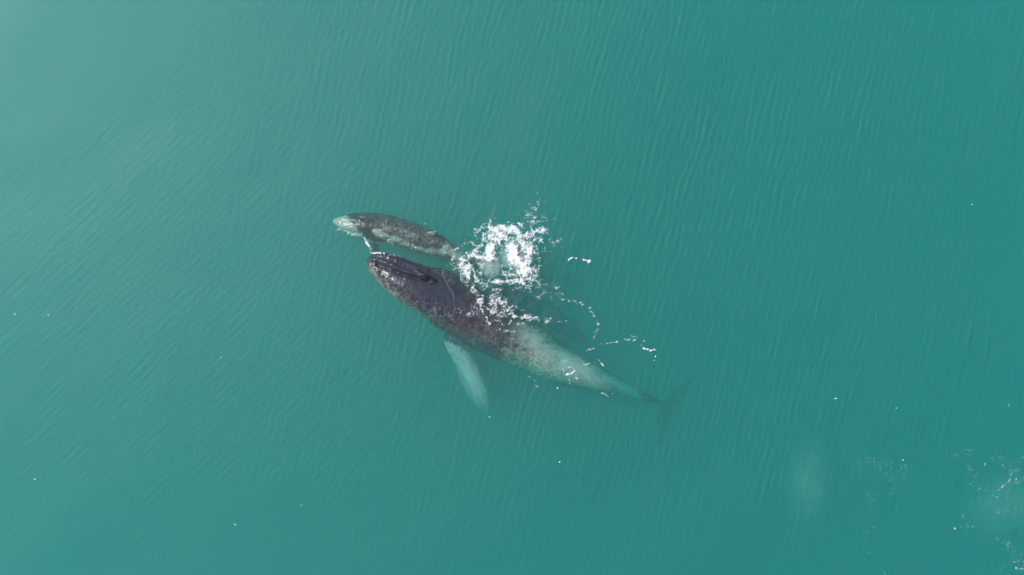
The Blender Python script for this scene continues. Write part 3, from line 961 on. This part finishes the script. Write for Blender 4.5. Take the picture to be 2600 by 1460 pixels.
z7 = lambda *p: Z(2100, 980, 3.014, p)
foam('drift_foam', 'sparse foam scraps and flecks drifting in the lower corner', (2150, 1000, 2620, 1475), [
    (z7((1080, 500), (1130, 495)), 5, 0.60), (z7((1070, 540), (1120, 530)), 7, 0.42), (z7((1055, 495), (1065, 497)), 2.4, 0.75),
    (z7((1000, 527), (1005, 528)), 2.0, 0.85), (z7((1203, 590), (1206, 604)), 2.4, 0.95), (z7((1150, 670), (1158, 672)), 2.4, 0.85), (z7((1188, 655), (1190, 658)), 2.0, 0.75),
    (z7((1340, 605), (1365, 650)), 2.6, 0.56), (z7((1420, 655), (1400, 695), (1385, 740), (1340, 785), (1305, 810)), 3.2, 0.72),
    (z7((1450, 700), (1440, 730)), 2.4, 0.78), (z7((1255, 825), (1270, 840)), 2.6, 0.6), (z7((1290, 850), (1294, 852)), 2.2, 0.9),
    (z7((1390, 140), (1395, 147)), 2.4, 0.9), (z7((1410, 120), (1435, 115)), 3, 0.52), (z7((1398, 252), (1402, 253)), 2.0, 0.75), (z7((1455, 235), (1475, 237)), 2.4, 0.55),
    (z7((918, 1066), (922, 1068)), 2.2, 0.8), (z7((965, 1084), (968, 1086)), 2.4, 0.85), (z7((1012, 1080), (1016, 1081)), 2.0, 0.7), (z7((1041, 1099), (1044, 1101)), 2.4, 0.9), (z7((1104, 1082), (1108, 1083)), 2.2, 0.75),
    (z7((1435, 1340), (1440, 1346)), 3, 0.85), (z7((1450, 1385), (1475, 1395), (1500, 1392)), 3, 0.88), (z7((1490, 1335), (1505, 1338)), 3, 0.8), (z7((1420, 1270), (1425, 1310)), 3, 0.5),
    (z7((1370, 1365), (1330, 1420)), 3, 0.46), (z7((430, 1410), (440, 1430)), 2.6, 0.66), (z7((472, 1383), (476, 1385)), 2.0, 0.75), (z7((528, 1343), (531, 1346)), 2.0, 0.75),
    (z7((315, 1262), (318, 1266)), 2.0, 0.8), (z7((345, 1000), (347, 1003)), 1.9, 0.7), (z7((1310, 950), (1312, 975)), 2.4, 0.55), (z7((1380, 850), (1384, 885)), 2.2, 0.55),
    (z7((1305, 1157), (1309, 1161)), 2.2, 0.7), (z7((983, 834), (992, 836)), 2.0, 0.8), (z7((1020, 955), (1042, 993)), 2.2, 0.5), (z7((936, 930), (940, 934)), 2.0, 0.7),
    (z7((300, 600), (600, 640), (520, 740)), 22, 0.24), (z7((340, 900), (330, 1100)), 14, 0.22), (z7((1120, 740), (1200, 810)), 10, 0.26),
], 61, mode='speck', cell=0.014, lift=0.05, top=0.02, strength=0.6, offset=-0.02)


foam('wisp_foam', 'wide faint wisps of dissolving foam near the right edge', (2150, 1080, 2620, 1475), [
    (z7((300, 590), (480, 610), (640, 660), (520, 740)), 26, 0.27), (z7((340, 850), (350, 1000), (310, 1150)), 18, 0.26), (z7((900, 520), (1010, 540)), 10, 0.36),
    (z7((1080, 600), (1120, 740), (1220, 820)), 14, 0.34), (z7((1300, 560), (1450, 600), (1500, 560)), 14, 0.36), (z7((1240, 900), (1340, 980), (1450, 960)), 20, 0.34),
    (z7((1400, 640), (1480, 720), (1440, 800)), 16, 0.40), (z7((980, 950), (1060, 1010), (1110, 1090)), 12, 0.32), (z7((1300, 1180), (1420, 1260), (1490, 1340)), 18, 0.34),
], 67, mode='speck', cell=0.016, lift=0.05, top=0.012, strength=0.38)


# lone flecks on the open water, one thing each
def fleck(px, py, r, label, seed):
    r = r * 0.62
    rr = np.random.default_rng(seed)
    x, y, _ = P(px, py, 0); z0 = float(sea_z(np.array([x]), np.array([y]))[0])
    v, f = [], []
    M = 10
    for (q, h) in ((1.0, -0.02), (0.92, 0.015), (0.6, 0.04), (0.22, 0.05)):
        for k in range(M):
            a_ = 2 * math.pi * k / M
            w = q * r * (1 + 0.25 * math.sin(2 * a_ + seed) + 0.15 * rr.random())
            v.append((w * 1.25 * math.cos(a_), w * 0.85 * math.sin(a_), h * r / 0.05 * (1 + 0.3 * rr.random())))
    f = [[l * M + k, l * M + (k + 1) % M, (l + 1) * M + (k + 1) % M, (l + 1) * M + k] for l in range(3) for k in range(M)] + [list(range(3 * M, 4 * M))]
    o = link('foam_fleck', mesh_from('foam_fleck', np.array(v), f), MAT_FLECK)
    o.location = (x, y, z0)
    tag(o, label, 'foam', 'lone foam flecks on the open water')


for k, (x, y, r, lab) in enumerate((
        (39, 798, 0.055, 'white foam fleck at the far left edge of the picture, halfway down'),
        (123, 800, 0.045, 'second white foam fleck from the left edge, just inside the first'),
        (89, 1217, 0.045, 'lone foam fleck in the lower left corner of the picture'),
        (598, 1332, 0.045, 'lone foam fleck near the bottom edge, below and left of the whales'),
        (765, 1283, 0.030, 'faint foam fleck above and right of the one near the bottom edge'),
        (1243, 1059, 0.040, 'lone foam fleck just past the tip of the pale flipper'),
        (1421, 1173, 0.042, 'lone foam fleck on open water below the tail of the adult'),
        (2122, 1012, 0.045, 'lone foam fleck far right of the adult whale, level with its tail'),
        (2276, 1036, 0.030, 'small foam fleck right of the one level with the tail'),
        (2293, 1168, 0.035, 'small foam fleck left of the drifting scraps in the lower corner'),
        (562, 908, 0.030, 'tiny foam fleck alone in the open water left of the adult'),
        (2469, 519, 0.030, 'tiny foam fleck alone near the upper right edge'))):
    fleck(x, y, r, lab, k)


# ------------------------------------------------------------------ bubbles and silt hanging in the water
def puff(name, label, px, py, z, rx, ry, rz, rot, mat, seed):
    """a lumpy closed cloud of bubbles or silt under the surface"""
    n, m = 28, 18
    th = np.linspace(0, 2 * np.pi, n, endpoint=False); ph = np.linspace(0, np.pi, m)
    T_, F_ = np.meshgrid(th, ph, indexing='ij')
    d = np.stack([np.cos(T_) * np.sin(F_), np.sin(T_) * np.sin(F_), np.cos(F_)], -1)
    r = 1 + 0.55 * (fbm(d[..., 0] * 1.8 + seed, d[..., 1] * 1.8 + d[..., 2] * 1.3, seed, 3) - 0.5)
    v = d * r[..., None]
    idx = np.arange(n * m).reshape(n, m); nx = np.roll(idx, -1, 0)
    q = np.stack([idx[:, :-1], idx[:, 1:], nx[:, 1:], nx[:, :-1]], -1).reshape(-1, 4)
    o = link(name, mesh_from(name, v.reshape(-1, 3), q), mat)
    o.location = P(px, py, z)
    o.scale = (rx, ry, rz); o.rotation_euler = (0, 0, rot)
    tag(o, label, 'bubbles' if 'bubble' in name else 'silt', kind='stuff')


BUB = cloud_material('bubbles', (0.93, 1.0, 0.985), 34.0)
BUB2 = cloud_material('thin_bubbles', (1.0, 0.99, 0.98), 6.0)
SILT = cloud_material('silt', (1.0, 0.88, 0.78), 0.8, 2.2)
puff('bubble_cloud', 'milky cloud of bubbles sinking under the splash', 1244, 672, -0.22, 0.50, 0.60, 0.22, 0.2, BUB, 1)
puff('bubble_cloud', 'milky bubbles under the thickest foam', 1312, 650, -0.27, 0.70, 0.85, 0.24, 0.4, BUB, 2)
puff('bubble_cloud', 'milky bubbles between the tail of the calf and the splash', 1172, 655, -0.2, 0.5, 0.34, 0.16, -0.6, BUB2, 6)
puff('bubble_cloud', 'milky wake of bubbles over the back of the adult', 1345, 858, -0.16, 1.2, 0.6, 0.14, -0.6, BUB2, 3)
puff('bubble_cloud', 'milky wake of bubbles over the tail of the adult', 1465, 935, -0.2, 1.7, 0.6, 0.17, -0.52, BUB2, 7)
puff('bubble_cloud', 'added milky haze blurring the edges of the pale flipper', 1195, 955, -0.38, 0.52, 1.7, 0.24, 0.42, BUB2, 8)  # made-up bubble volume, added to soften the crisp outline of the flipper
puff('silt_cloud', 'soft tan silt cloud hanging under the open water', 2050, 1225, -0.42, 1.05, 2.0, 0.40, -0.1, SILT, 4)
puff('silt_cloud', 'faint pale silt cloud in the lower corner', 2545, 1280, -0.5, 2.0, 1.5, 0.45, 0.5, SILT, 5)
